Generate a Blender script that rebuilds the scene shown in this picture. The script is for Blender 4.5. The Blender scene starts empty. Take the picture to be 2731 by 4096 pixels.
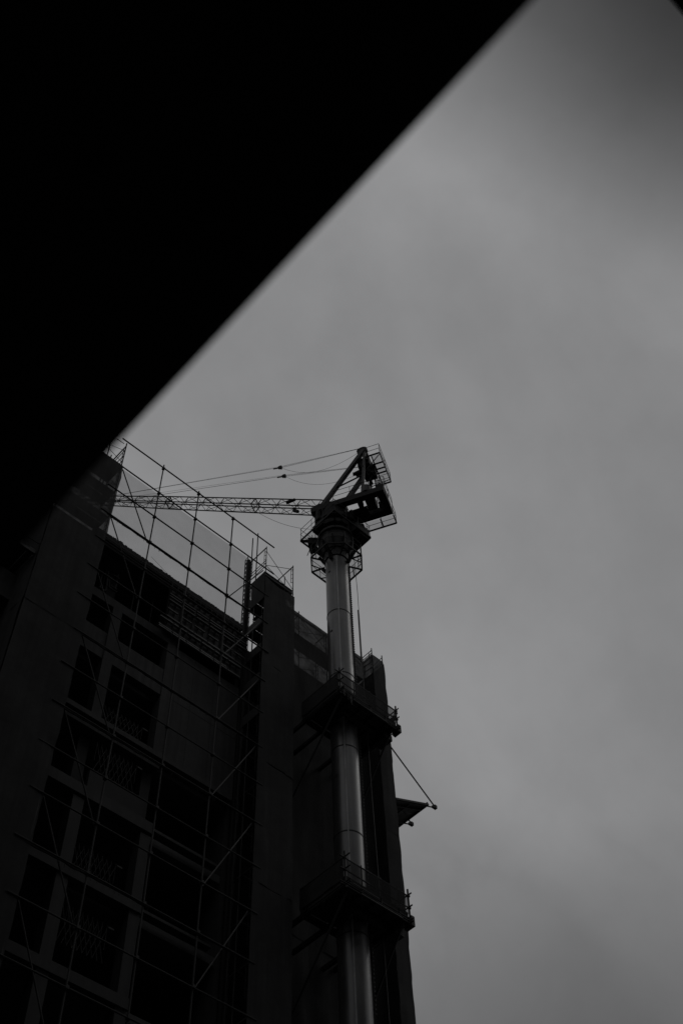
import bpy, math, random
from mathutils import Vector, Matrix, noise
random.seed(7)
scene = bpy.context.scene
col = scene.collection

# ------------------------------------------------------------------ camera
cd = bpy.data.cameras.new('camera')
cam = bpy.data.objects.new('camera', cd); col.objects.link(cam); scene.camera = cam
RC = Matrix(((0.73331424, -0.55757399, -0.38905202, 0),
             (-0.67928015, -0.62507645, -0.38452296, 0),
             (-0.02878726, 0.54625147, -0.83712641, 1.6), (0, 0, 0, 1)))
cam.matrix_world = RC
cd.sensor_fit = 'VERTICAL'; cd.sensor_height = 36.0; cd.sensor_width = 24.0
cd.lens = 4740.0 / 4096.0 * 36.0
cd.clip_start = 0.05; cd.clip_end = 4000
cd.dof.use_dof = True; cd.dof.focus_distance = 52.0; cd.dof.aperture_fstop = 3.0
scene.render.resolution_x = 682; scene.render.resolution_y = 1024

# ------------------------------------------------------------------ world: a flat overcast
SUN_EL, SUN_AZ = math.radians(48), math.radians(-20)
w = bpy.data.worlds.new('World'); scene.world = w; w.use_nodes = True
nt = w.node_tree; nt.nodes.clear()
def N(t, **k):
    n = nt.nodes.new(t)
    for a, b in k.items(): setattr(n, a, b)
    return n
L = nt.links.new
out = N('ShaderNodeOutputWorld'); bg = N('ShaderNodeBackground')
sky = N('ShaderNodeTexSky', sky_type='NISHITA'); sky.sun_disc = False
sky.sun_elevation = SUN_EL; sky.sun_rotation = math.radians(90) - SUN_AZ
bw = N('ShaderNodeRGBToBW'); L(sky.outputs[0], bw.inputs[0])
tc = N('ShaderNodeTexCoord')
mp = N('ShaderNodeMapping'); mp.inputs['Scale'].default_value = (1.0, 1.5, 1.3)
L(tc.outputs['Generated'], mp.inputs[0])
nz = N('ShaderNodeTexNoise'); nz.inputs['Scale'].default_value = 2.3; nz.inputs['Detail'].default_value = 5
nz.inputs['Roughness'].default_value = 0.45; nz.inputs['Distortion'].default_value = 0.4
L(mp.outputs[0], nz.inputs['Vector'])
cr = N('ShaderNodeMapRange'); cr.inputs['From Min'].default_value = .36; cr.inputs['From Max'].default_value = .64
cr.inputs['To Min'].default_value = 8.0; cr.inputs['To Max'].default_value = 10.6
L(nz.outputs['Fac'], cr.inputs['Value'])
# smooth darkening of the sky colour around one direction high up
dp = N('ShaderNodeVectorMath', operation='DOT_PRODUCT'); dp.inputs[1].default_value = Vector((0.291, -0.206, 0.934)).normalized()
L(tc.outputs['Generated'], dp.inputs[0])
dk = N('ShaderNodeMapRange', interpolation_type='SMOOTHSTEP')
dk.inputs['From Min'].default_value = 0.928; dk.inputs['From Max'].default_value = 1.0
dk.inputs['To Min'].default_value = 1.0; dk.inputs['To Max'].default_value = 0.10
L(dp.outputs['Value'], dk.inputs['Value'])
# heavier cloud towards the horizon, with ragged darker scraps in it
sx = N('ShaderNodeSeparateXYZ'); L(tc.outputs['Generated'], sx.inputs[0])
nz2 = N('ShaderNodeTexNoise'); nz2.inputs['Scale'].default_value = 5.5; nz2.inputs['Detail'].default_value = 6
nz2.inputs['Roughness'].default_value = .5; nz2.inputs['Distortion'].default_value = .6; L(mp.outputs[0], nz2.inputs['Vector'])
zj = N('ShaderNodeMath', operation='MULTIPLY_ADD'); zj.inputs[1].default_value = .22; zj.inputs[2].default_value = -.11
L(nz2.outputs['Fac'], zj.inputs[0])
za = N('ShaderNodeMath', operation='ADD'); L(sx.outputs['Z'], za.inputs[0]); L(zj.outputs[0], za.inputs[1])
lo = N('ShaderNodeMapRange', interpolation_type='SMOOTHSTEP')
lo.inputs['From Min'].default_value = .46; lo.inputs['From Max'].default_value = .70
lo.inputs['To Min'].default_value = .56; lo.inputs['To Max'].default_value = 1.0
L(za.outputs[0], lo.inputs['Value'])
m0 = N('ShaderNodeMath', operation='MULTIPLY'); L(cr.outputs[0], m0.inputs[0]); L(lo.outputs[0], m0.inputs[1])
# one ragged darker cloud low in the sky down the street, and faint mottling everywhere
dq = N('ShaderNodeVectorMath', operation='DOT_PRODUCT'); dq.inputs[1].default_value = Vector((0.735, 0.440, 0.515)).normalized()
L(tc.outputs['Generated'], dq.inputs[0])
dj = N('ShaderNodeMath', operation='MULTIPLY_ADD'); dj.inputs[1].default_value = .05; L(nz2.outputs['Fac'], dj.inputs[0]); L(dq.outputs['Value'], dj.inputs[2])
cl = N('ShaderNodeMapRange', interpolation_type='SMOOTHSTEP')
cl.inputs['From Min'].default_value = 1.008; cl.inputs['From Max'].default_value = 1.030
cl.inputs['To Min'].default_value = 1.0; cl.inputs['To Max'].default_value = .80
L(dj.outputs[0], cl.inputs['Value'])
nz3 = N('ShaderNodeTexNoise'); nz3.inputs['Scale'].default_value = 9.0; nz3.inputs['Detail'].default_value = 7; nz3.inputs['Roughness'].default_value = .55
L(tc.outputs['Generated'], nz3.inputs['Vector'])
mo = N('ShaderNodeMapRange'); mo.inputs['From Min'].default_value = .3; mo.inputs['From Max'].default_value = .7
mo.inputs['To Min'].default_value = .93; mo.inputs['To Max'].default_value = 1.07; L(nz3.outputs['Fac'], mo.inputs['Value'])
mc = N('ShaderNodeMath', operation='MULTIPLY'); L(cl.outputs[0], mc.inputs[0]); L(mo.outputs[0], mc.inputs[1])
md = N('ShaderNodeMath', operation='MULTIPLY'); L(m0.outputs[0], md.inputs[0]); L(mc.outputs[0], md.inputs[1]); m0 = md
m1 = N('ShaderNodeMath', operation='MULTIPLY'); L(m0.outputs[0], m1.inputs[0]); L(dk.outputs[0], m1.inputs[1])
m2 = N('ShaderNodeMath', operation='MULTIPLY'); m2.inputs[1].default_value = 0.03; L(bw.outputs[0], m2.inputs[0])
m3 = N('ShaderNodeMath', operation='ADD'); L(m1.outputs[0], m3.inputs[0]); L(m2.outputs[0], m3.inputs[1])
cc = N('ShaderNodeCombineColor')
for i, f in enumerate((0.99, 0.993, 1.012)):
    mm = N('ShaderNodeMath', operation='MULTIPLY'); mm.inputs[1].default_value = f
    L(m3.outputs[0], mm.inputs[0]); L(mm.outputs[0], cc.inputs[i])
L(cc.outputs[0], bg.inputs['Color']); bg.inputs['Strength'].default_value = 0.1
L(bg.outputs[0], out.inputs['Surface'])
w.cycles.sampling_method = 'AUTOMATIC'

sd = bpy.data.lights.new('sun', 'SUN'); sun = bpy.data.objects.new('sun', sd); col.objects.link(sun)
sd.energy = 0.5; sd.angle = math.radians(25); sd.color = (1.0, 0.985, 0.96)
sv = Vector((math.cos(SUN_EL)*math.cos(SUN_AZ), math.cos(SUN_EL)*math.sin(SUN_AZ), math.sin(SUN_EL)))
sun.rotation_euler = sv.to_track_quat('Z', 'Y').to_euler()

scene.view_settings.view_transform = 'Standard'; scene.view_settings.look = 'None'
scene.view_settings.gamma = 1; scene.view_settings.use_curve_mapping = False
scene.view_settings.exposure = -1.85
scene.render.engine = 'CYCLES'
scene.cycles.transparent_max_bounces = 24
scene.cycles.use_denoising = True

# ------------------------------------------------------------------ materials
def mat(name, base, rough=.8, metal=0., var=.3, scale=4., alpha=None, bump=0., stretch=(1, 1, 1), streak=0., brick=None, spec=.5):
    m = bpy.data.materials.new(name); m.use_nodes = True
    t = m.node_tree; b = t.nodes['Principled BSDF']
    b.inputs['Roughness'].default_value = rough; b.inputs['Metallic'].default_value = metal
    b.inputs['Specular IOR Level'].default_value = spec
    g = t.nodes.new('ShaderNodeNewGeometry')
    mpn = t.nodes.new('ShaderNodeMapping'); mpn.inputs['Scale'].default_value = stretch
    t.links.new(g.outputs['Position'], mpn.inputs[0])
    n = t.nodes.new('ShaderNodeTexNoise'); n.inputs['Scale'].default_value = scale; n.inputs['Detail'].default_value = 7
    n.inputs['Roughness'].default_value = .62
    t.links.new(mpn.outputs[0], n.inputs['Vector'])
    n2 = t.nodes.new('ShaderNodeTexNoise'); n2.inputs['Scale'].default_value = scale*.17; n2.inputs['Detail'].default_value = 3
    t.links.new(mpn.outputs[0], n2.inputs['Vector'])
    mr = t.nodes.new('ShaderNodeMath'); mr.operation = 'ADD'
    t.links.new(n.outputs['Fac'], mr.inputs[0]); t.links.new(n2.outputs['Fac'], mr.inputs[1])
    r = t.nodes.new('ShaderNodeMapRange'); r.inputs['From Min'].default_value = .7; r.inputs['From Max'].default_value = 1.3
    r.inputs['To Min'].default_value = base*(1-var); r.inputs['To Max'].default_value = base*(1+var)
    t.links.new(mr.outputs[0], r.inputs['Value'])
    c = r.outputs[0]
    if streak:
        mp2 = t.nodes.new('ShaderNodeMapping'); mp2.inputs['Scale'].default_value = (3.2, 3.2, .13)
        t.links.new(g.outputs['Position'], mp2.inputs[0])
        n3 = t.nodes.new('ShaderNodeTexNoise'); n3.inputs['Scale'].default_value = 2.0; n3.inputs['Detail'].default_value = 4
        t.links.new(mp2.outputs[0], n3.inputs['Vector'])
        r3 = t.nodes.new('ShaderNodeMapRange'); r3.inputs['From Min'].default_value = .35; r3.inputs['From Max'].default_value = .65
        r3.inputs['To Min'].default_value = 1-streak; r3.inputs['To Max'].default_value = 1+streak*.6
        t.links.new(n3.outputs['Fac'], r3.inputs['Value'])
        mu = t.nodes.new('ShaderNodeMath'); mu.operation = 'MULTIPLY'
        t.links.new(c, mu.inputs[0]); t.links.new(r3.outputs[0], mu.inputs[1]); c = mu.outputs[0]
    t.links.new(c, b.inputs['Base Color'])
    rr = t.nodes.new('ShaderNodeMapRange'); rr.inputs['To Min'].default_value = max(0, rough-.12); rr.inputs['To Max'].default_value = min(1, rough+.12)
    t.links.new(n.outputs['Fac'], rr.inputs['Value']); t.links.new(rr.outputs[0], b.inputs['Roughness'])
    if bump:
        bp = t.nodes.new('ShaderNodeBump'); bp.inputs['Strength'].default_value = bump; bp.inputs['Distance'].default_value = .02
        t.links.new(n.outputs['Fac'], bp.inputs['Height']); t.links.new(bp.outputs[0], b.inputs['Normal'])
    if alpha is not None:
        tr = t.nodes.new('ShaderNodeBsdfTransparent'); mx = t.nodes.new('ShaderNodeMixShader')
        o = t.nodes['Material Output']
        ra = t.nodes.new('ShaderNodeMapRange'); ra.inputs['From Min'].default_value = .7; ra.inputs['From Max'].default_value = 1.3
        ra.inputs['To Min'].default_value = alpha-.05; ra.inputs['To Max'].default_value = alpha+.05
        t.links.new(mr.outputs[0], ra.inputs['Value'])
        t.links.new(ra.outputs[0], mx.inputs['Fac'])
        t.links.new(tr.outputs[0], mx.inputs[1]); t.links.new(b.outputs[0], mx.inputs[2]); t.links.new(mx.outputs[0], o.inputs['Surface'])
    return m
M = {}
M['concrete'] = mat('raw_concrete', .044, .9, var=.42, scale=3.5, bump=.3, streak=.28)
M['tile'] = mat('small_wall_tile', .034, .8, var=.2, scale=9, streak=.2)
M['slab'] = mat('slab_concrete', .08, .9, var=.3, scale=3)
M['dark_wall'] = mat('plain_dark_wall', .04, .95, var=.3, scale=2)  # even dark tone for inner walls, set-back columns, kerbs and joints
M['steel'] = mat('galvanised_scaffold_tube', .022, .75, metal=.0, var=.35, scale=14)
M['steel_light'] = mat('new_scaffold_tube', .042, .6, metal=.1, var=.2, scale=14)
M['rust'] = mat('dark_rusted_steel', .022, .7, metal=.3, var=.4, scale=10)
M['crane'] = mat('painted_crane_steel', .012, .65, metal=.0, var=.35, scale=6, spec=.15)
M['crane_mid'] = mat('weathered_crane_paint', .028, .6, metal=.0, var=.4, scale=5, streak=.3, spec=.3)
M['mast'] = mat('galvanised_mast_steel', .125, .36, metal=.6, var=.28, scale=2.6, stretch=(1, 1, .45), streak=.16, bump=.04)
M['net'] = mat('dark_debris_net', .034, .9, var=.16, scale=2.5, alpha=.955, streak=.12, spec=.1)
M['net_thick'] = mat('doubled_debris_net', .046, .9, var=.18, scale=2.5, alpha=.965, streak=.12, spec=.1)
M['rail'] = mat('pale_guide_rail_steel', .30, .5, metal=.3, var=.3, scale=8)
M['rail_net'] = mat('thin_rail_net', .035, .9, var=.16, scale=2.5, alpha=.72, spec=.1)
M['gate'] = mat('dull_gate_steel', .024, .7, metal=.0, var=.3, scale=14)
M['sheer'] = mat('sheer_debris_net', .05, .9, var=.1, scale=1.2, alpha=.36, spec=.1)
M['mesh'] = mat('expanded_metal_grating', .04, .6, var=.2, scale=6, alpha=.30)
M['board'] = mat('scaffold_board', .045, .85, var=.35, scale=8, stretch=(.4, 1, 1))
M['form'] = mat('formwork_ply', .03, .7, var=.4, scale=5)
M['waler'] = mat('formwork_steel_waler', .10, .45, metal=.3, var=.3, scale=9)
M['rope'] = mat('wire_rope', .04, .6, var=.2, scale=12)
M['asphalt'] = mat('asphalt', .05, .9, var=.25, scale=8, bump=.3)
M['pave'] = mat('paving', .09, .85, var=.25, scale=3)
M['canopy'] = mat('soot_dark_canopy_panel', .018, .8, var=.3, scale=5)
M['facade'] = mat('stone_facade', .05, .85, var=.2, scale=2, streak=.2)
gm = mat('dark_window_glass', .02, .08, var=.1, scale=1); M['glass'] = gm
M['fascia'] = mat('painted_fascia', .05, .5, var=.2, scale=4)

# ------------------------------------------------------------------ helpers
ORG = {}
def tag(o, label=None, cat=None, group=None, kind=None):
    if label: o['label'] = label
    if cat: o['category'] = cat
    if group: o['group'] = group
    if kind: o['kind'] = kind
    return o
def thing(name, loc, label, cat, group=None):
    o = bpy.data.objects.new(name, None); o.empty_display_size = .3; col.objects.link(o)
    o.location = loc; ORG[o.name] = Vector(loc)
    return tag(o, label, cat, group)
class MB:
    def __init__(s): s.v = []; s.f = []; s.sm = []
    def add(s, vs, fs, smooth=False):
        k = len(s.v); s.v += [Vector(v) for v in vs]; s.f += [tuple(i+k for i in f) for f in fs]; s.sm += [smooth]*len(fs); return s
    def box(s, a, b):
        x0, y0, z0 = [min(p, q) for p, q in zip(a, b)]; x1, y1, z1 = [max(p, q) for p, q in zip(a, b)]
        return s.add([(x0,y0,z0),(x1,y0,z0),(x1,y1,z0),(x0,y1,z0),(x0,y0,z1),(x1,y0,z1),(x1,y1,z1),(x0,y1,z1)],
                     [(3,2,1,0),(4,5,6,7),(0,1,5,4),(1,2,6,5),(2,3,7,6),(3,0,4,7)])
    def tube(s, p, q, r, n=8, r2=None, caps=True, smooth=True):
        p = Vector(p); q = Vector(q); r2 = r if r2 is None else r2
        d = q-p
        if d.length < 1e-6: return s
        rot = d.to_track_quat('Z', 'Y').to_matrix()
        vs = [p+rot@Vector((r*math.cos(2*math.pi*i/n), r*math.sin(2*math.pi*i/n), 0)) for i in range(n)]
        vs += [q+rot@Vector((r2*math.cos(2*math.pi*i/n), r2*math.sin(2*math.pi*i/n), 0)) for i in range(n)]
        s.add(vs, [(i, (i+1) % n, (i+1) % n+n, i+n) for i in range(n)], smooth)
        if caps: 
            s.add(vs, [tuple(reversed(range(n))), tuple(range(n, 2*n))], False)
        return s
    def path(s, pts, r, n=6):
        for a, b in zip(pts, pts[1:]): s.tube(a, b, r, n)
        return s
    def beam(s, p, q, w, h, up=(0, 0, 1)):
        p = Vector(p); q = Vector(q); d = (q-p).normalized(); up = Vector(up)
        sd_ = d.cross(up)
        if sd_.length < 1e-4: sd_ = d.cross(Vector((1, 0, 0)))
        sd_.normalize(); u = sd_.cross(d).normalized()
        c = []
        for e in (p, q):
            for a, b in ((-1,-1),(1,-1),(1,1),(-1,1)): c.append(e+sd_*(a*w/2)+u*(b*h/2))
        return s.add(c, [(0,1,2,3),(7,6,5,4),(0,4,5,1),(1,5,6,2),(2,6,7,3),(3,7,4,0)])
    def prism(s, pts, z0, z1):
        n = len(pts)
        return s.add([(x, y, z0) for x, y in pts]+[(x, y, z1) for x, y in pts],
                     [tuple(reversed(range(n))), tuple(range(n, 2*n))]+[(i, (i+1) % n, (i+1) % n+n, i+n) for i in range(n)])
    def build(s, name, m, parent=None, label=None):
        me = bpy.data.meshes.new(name)
        o0 = ORG[parent.name] if parent is not None else Vector((0, 0, 0))
        me.from_pydata([tuple(v-o0) for v in s.v], [], s.f); me.materials.append(m)
        me.polygons.foreach_set('use_smooth', s.sm); me.update()
        o = bpy.data.objects.new(name, me); col.objects.link(o)
        ORG[o.name] = o0
        if parent is not None: o.parent = parent
        if label: o['label'] = label
        return o
UNIT = {}
def unit(kind, m):
    k = (kind, m.name)
    if k not in UNIT:
        b = MB()
        if kind == 'tube': b.tube((0,0,0), (0,0,1), 1, 8)
        else: b.box((-.5,-.5,-.5), (.5,.5,.5))
        me = bpy.data.meshes.new(kind); me.from_pydata([tuple(v) for v in b.v], [], b.f); me.materials.append(m)
        me.polygons.foreach_set('use_smooth', b.sm); UNIT[k] = me
    return UNIT[k]
def rod(par, name, p, q, r, m, label=None):
    p = Vector(p); q = Vector(q); d = q-p
    o = bpy.data.objects.new(name, unit('tube', m)); col.objects.link(o); o.parent = par
    o.location = p-ORG[par.name]; o.rotation_euler = d.to_track_quat('Z', 'Y').to_euler(); o.scale = (r, r, d.length)
    if label: o['label'] = label
    return o
def block(par, name, a, b, m, label=None):
    a = Vector(a); b = Vector(b)
    o = bpy.data.objects.new(name, unit('cube', m)); col.objects.link(o); o.parent = par
    o.location = (a+b)/2-ORG[par.name]; o.scale = [max(1e-3, abs(t)) for t in (b-a)]
    if label: o['label'] = label
    return o
def net(par, name, p0, u, width, z0, z1, nrm, m, amp=.06, seed=0, edge=.05, pitch=1.82, zref=44.15, label=None, top_sag=0.):
    """debris net sheet hung in the plane through p0 along u; it bellies out between its ties"""
    nx = max(4, int(width/.16)); nz_ = max(4, int((z1-z0)/.17))
    b = MB(); u = Vector(u); nrm = Vector(nrm); p0 = Vector(p0); vs = []
    for j in range(nz_+1):
        z = z0+(z1-z0)*j/nz_
        tie = abs(math.sin(math.pi*(z-zref)/pitch))
        for i in range(nx+1):
            s_ = width*i/nx
            e = 0
            if i == nx: e = edge*(tie-.6)*(.6+.8*noise.noise(Vector((seed, z*.5, 0)))) + .03*noise.noise(Vector((seed, z*2.3, 5)))
            if i == 0: e = -edge*.6*(tie-.6)
            wr = noise.noise(Vector((s_*1.7+seed, z*.22, seed)))*1.1+noise.noise(Vector((s_*4.5, z*.5, seed+3)))*.5
            off = amp*(.35+.65*tie)*(wr+.25*tie)
            zz = z - (top_sag*math.sin(math.pi*i/nx) if j == nz_ else 0)
            vs.append(p0+u*(s_+e)+nrm*off+Vector((0, 0, zz-p0.z)))
    fs = [(j*(nx+1)+i, j*(nx+1)+i+1, (j+1)*(nx+1)+i+1, (j+1)*(nx+1)+i) for j in range(nz_) for i in range(nx)]
    b.add(vs, fs, True)
    return b.build(name, m, par, label)
def nets(par, p0, u, width, z0, z1, nrm, m, h=5.46, **k):
    z = z1; i = 0
    while z > z0+.05:
        zb = max(z0, z-h)
        net(par, 'net_sheet', p0+Vector(nrm)*(.008*(i % 2)), u, width, zb-.06, z, nrm, m, seed=k.get('seed', 0)+i*.37, **{a: b for a, b in k.items() if a != 'seed'})
        z = zb; i += 1
ZK = [44.15-1.82*k for k in range(0, 16)]   # scaffold lifts

# ------------------------------------------------------------------ ground
g = MB(); g.box((-600, -600, -.5), (600, 600, 0)); tag(g.build('ground', M['pave']), kind='structure')
g = MB(); g.box((-80, 3.0, .0), (120, 20.0, .004)); tag(g.build('road', M['asphalt']), kind='structure')
g = MB(); g.box((-80, 20.0, 0), (120, 22.0, .12)); tag(g.build('pavement', M['pave']), kind='structure')

# ------------------------------------------------------------------ canopy over the photographer
t = thing('entrance_canopy', (-1.5, 1, 2.8), 'soot dark canopy slab close overhead, blurred, filling the upper left', 'canopy')
MB().box((-4.2, -6, 2.80), (.288, 7, 2.97)).build('slab', M['canopy'], t)
MB().box((.288, -6, 2.802), (.300, 7, 3.0)).build('fascia', M['canopy'], t)
for y in (-5.5, -2.2, 4.5): MB().box((-4.2, y-.06, 3.0), (.1, y+.06, 3.14)).build('rib', M['canopy'], t)
t = thing('shop_awning', (4, -1.6, 6), 'dark high awning edge just cutting the top right corner', 'awning')
MB().box((1.2, -2.9, 6.0), (14, -.325, 6.10)).build('panel', M['canopy'], t)
MB().box((1.2, -.325, 5.998), (14, -.311, 6.14)).build('fascia', M['canopy'], t)
for x in (1.6, 5, 9, 13): MB().beam((x, -3.0, 7.4), (x, -.5, 6.12), .05, .05).build('stay', M['crane'], t)

def street_building(name, x0, x1, y0, y1, h, face, label):
    t = thing(name, ((x0+x1)/2, (y0+y1)/2, 0), label, 'building')
    b = MB(); b.box((x0, y0, 0), (x1, y1, h)); b.build('wall', M['facade'], t)
    MB().box((x0-.15, y0-.15, h), (x1+.15, y1+.15, h+.5)).build('cornice', M['facade'], t)
    z = 4.2
    while z < h-2.5:
        if face == 'y+':
            x = x0+1.2
            while x < x1-2:
                block(t, 'window', (x, y1+.003, z), (x+1.5, y1+.05, z+1.7), M['glass']); x += 3.0
        else:
            y = y0+1.2
            while y < y1-2:
                block(t, 'window', (x1+.003, y, z), (x1+.05, y+1.5, z+1.7), M['glass']); y += 3.0
        z += 3.3
street_building('corner_building', -24, -4.2, -2.9, 9, 40, 'x+', 'stone building behind the photographer that carries the near canopy')
street_building('sky_blocking_building', -30, 36, -17, -4.6, 52, 'y+', 'unseen stone building across the street, sized to block sky light, that carries the high awning')  # out of view; height and length shaped to keep sky light off the facade

# ------------------------------------------------------------------ the concrete building
b = thing('concrete_building', (15, 28, 0), 'unfinished concrete frame building with open dark bays behind the bare scaffold', 'building')
FL = [40.4, 37.28, 34.16, 31.10, 27.98, 24.86, 21.74, 18.62, 15.5, 12.4, 9.3, 6.2, 3.1]
colx = [(7.75, 8.15), (10.37, 10.77), (12.97, 13.38), (15.55, 15.93)]
for x0, x1 in colx:
    MB().box((x0, 25.0, 31.2), (x1, 25.42, 37.0)).build('column', M['concrete'], b)
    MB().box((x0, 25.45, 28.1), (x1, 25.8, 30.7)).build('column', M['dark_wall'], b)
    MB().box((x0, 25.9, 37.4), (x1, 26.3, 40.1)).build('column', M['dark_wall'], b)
    MB().box((x0, 25.0, 0), (x1, 25.42, 27.6)).build('column', M['tile'], b, 'column clad in small tiles')
for z in FL:
    MB().box((4.31, 25.35, z-.32), (19.04, 29.79, z-.02)).build('floor_slab', M['slab'], b)
    MB().box((4.31, 30.11, z-.32), (27.64, 40, z-.02)).build('floor_slab', M['slab'], b)
for z in FL[:9]: MB().box((19.41, 27.21, z-.32), (27.64, 29.79, z-.02)).build('floor_slab', M['slab'], b)
# front edges of the slabs
for z, th, m_, x1 in ((31.19, .22, 'tile', 19.0), (28.1, .42, 'tile', 15.93), (24.93, .30, 'tile', 15.93), (21.8, .35, 'tile', 15.93)):
    MB().box((4, 24.93, z-th), (x1, 25.34, z)).build('slab_edge', M[m_], b)
MB().box((15.94, 24.96, 27.86), (18.6, 25.2, 27.97)).build('slab_edge', M['tile'], b)
MB().box((15.94, 24.96, 24.75), (18.6, 25.2, 24.85)).build('slab_edge', M['tile'], b)
for z0, z1 in ((30.58, 30.86), (34.03, 35.4), (36.98, 37.43)):
    MB().box((4, 25.03, z0), (15.93, 25.38, z1)).build('beam', M['concrete'], b)
MB().box((4, 25.0, 40.12), (19.05, 25.34, 40.42)).build('roof_beam', M['dark_wall'], b)
MB().box((11.4, 24.94, 40.421), (18.98, 25.2, 40.72)).build('roof_kerb', M['dark_wall'], b)
MB().box((15.935, 25.05, 31.2), (19.1, 25.3, 37.0)).build('wall_panel', M['concrete'], b)
for x in (16.9, 17.9): block(b, 'joint', (x-.012, 25.043, 31.2), (x+.012, 25.06, 36.9), M['dark_wall'])
block(b, 'joint', (15.94, 25.043, 34.15), (19.05, 25.06, 34.17), M['dark_wall'])
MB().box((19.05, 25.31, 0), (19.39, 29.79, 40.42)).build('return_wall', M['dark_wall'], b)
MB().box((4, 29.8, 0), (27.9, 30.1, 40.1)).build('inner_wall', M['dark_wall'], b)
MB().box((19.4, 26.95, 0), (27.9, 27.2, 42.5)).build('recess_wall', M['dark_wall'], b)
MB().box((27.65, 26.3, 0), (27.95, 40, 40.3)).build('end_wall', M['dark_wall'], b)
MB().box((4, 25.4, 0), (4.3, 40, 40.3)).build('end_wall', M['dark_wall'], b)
# parapet below the gates
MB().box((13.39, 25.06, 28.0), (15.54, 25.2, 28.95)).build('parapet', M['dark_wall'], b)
# thin props in the top storeys
for x in (11.9, 12.6, 14.0, 14.9):
    for y in (25.6, 26.6):
        rod(b, 'prop', (x+.05*(y-25), y, 37.4), (x+.05*(y-25), y, 40.1), .03, M['steel'])
# small stubs and clutter on the roof edge
for x in (12.35, 12.47, 15.0, 15.2, 16.0, 16.25, 16.5, 16.7, 17.0, 17.3, 17.45, 17.8, 18.1, 18.35, 18.6):
    h = random.uniform(.08, .25) if x > 13 else .5
    rod(b, 'rebar', (x, 25.05, 40.4), (x+random.uniform(-.03, .03), 25.05, 40.55+h), .012, M['rust'])
MB().box((12.62, 25.0, 40.42), (12.77, 25.15, 41.0)).build('rebar_stub', M['rust'], b)
bb = MB()
for i in range(9):
    x = 14.95+random.random()*.75; z = 40.45+random.random()*.2
    bb.box((x, 24.93, z), (x+.15+.15*random.random(), 25.1, z+.06+.12*random.random()))
bb.build('clutter', M['board'], b)
for z, y0 in ((40.45, 24.86), (40.66, 24.9)):
    MB().beam((11.5, y0, z), (18.95, y0, z+.0), .04, .12).build('edge_board', M['board'], b)
bb = MB(); random.seed(3)
for i in range(60):
    x = 11.7+i*.12+random.random()*.1
    bb.box((x, 24.88, 40.70), (x+.05+.08*random.random(), 24.95, 40.72+.05*random.random()))
bb.build('edge_debris', M['rust'], b)

# formwork panel on the right half of the top storey
f = thing('formwork_panel', (17, 24.9, 37.2), 'dark wall formwork with rows of pale steel walers under the roof edge', 'formwork')
MB().box((15.2, 24.88, 37.35), (19.0, 24.96, 40.05)).build('ply_face', M['form'], f)
for k, z in enumerate((39.85, 39.45, 39.05, 38.55, 38.05, 37.78, 37.35, 37.22)):
    x = 15.15 if k < 5 else 14.85
    xe = 18.95 if k < 4 else 18.2+.2*(k % 2)
    while x < xe:
        l = .62 if k != 3 else .5
        block(f, 'waler', (x, 24.76-.02*(k % 3), z), (x+l, 24.82, z+.055), M['waler'])
        if k in (1, 6): block(f, 'waler', (x+.02, 24.76, z-.12), (x+l-.02, 24.82, z-.07), M['waler'])
        x += .68
for i in range(13):
    x = 15.25+i*.29
    rod(f, 'tie_rod', (x, 24.845, 37.4), (x, 24.845, 40.35), .022, M['rust'])
# stack of loose form ties in the left bay
f2 = thing('loose_formwork', (12.6, 25.4, 37.4), 'bundle of loose formwork props leaning in the open top storey left of the first pole', 'formwork')
random.seed(11)
for i in range(11):
    x = 12.35+random.random()*.75; z = 37.5+random.random()*1.2
    rod(f2, 'prop', (x, 25.45, z), (x+random.uniform(-.06, .06), 25.5, z+random.uniform(.5, 1.2)), .028, M['steel'])
for i in range(6):
    x = 12.4+random.random()*.5; z = 37.7+random.random()*1.9
    block(f2, 'clamp', (x, 25.4, z), (x+.3, 25.46, z+.05), M['steel'])

# folding lattice gates in the openings
def gate(x0, x1, z0, z1, y, lab):
    g_ = thing('folding_gate', ((x0+x1)/2, y, z0), lab, 'gate', 'folding gates in the open bays')
    n = 9; dx = (x1-x0)/n; h = z1-z0
    for i in range(n+1):
        x = x0+dx*i
        if i < n-1:
            rod(g_, 'bar', (x, y, z0), (x+2*dx, y, z1-.1*h), .010, M['gate'])
            rod(g_, 'bar', (x+2*dx, y-.012, z0), (x, y-.012, z1-.1*h), .010, M['gate'])
        rod(g_, 'upright', (x, y+.012, z0+.35*h), (x, y+.012, z1), .009, M['steel'])
    block(g_, 'handle', (x1+.02, y-.03, z1-.12), (x1+.22, y+.03, z1-.06), M['gate'])
gate(13.5, 15.1, 31.2, 32.15, 25.15, 'folding lattice gate standing on the bright slab edge, upper one in the middle bay')
gate(13.5, 15.1, 29.0, 30.3, 25.12, 'folding lattice gate under the bright slab edge, second from the top')
gate(13.42, 14.95, 24.93, 26.1, 25.15, 'folding lattice gate between the two tiled columns, third from the top')
gate(13.45, 15.0, 22.6, 23.9, 25.15, 'faint folding lattice gate, lowest in the middle bay')

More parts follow.
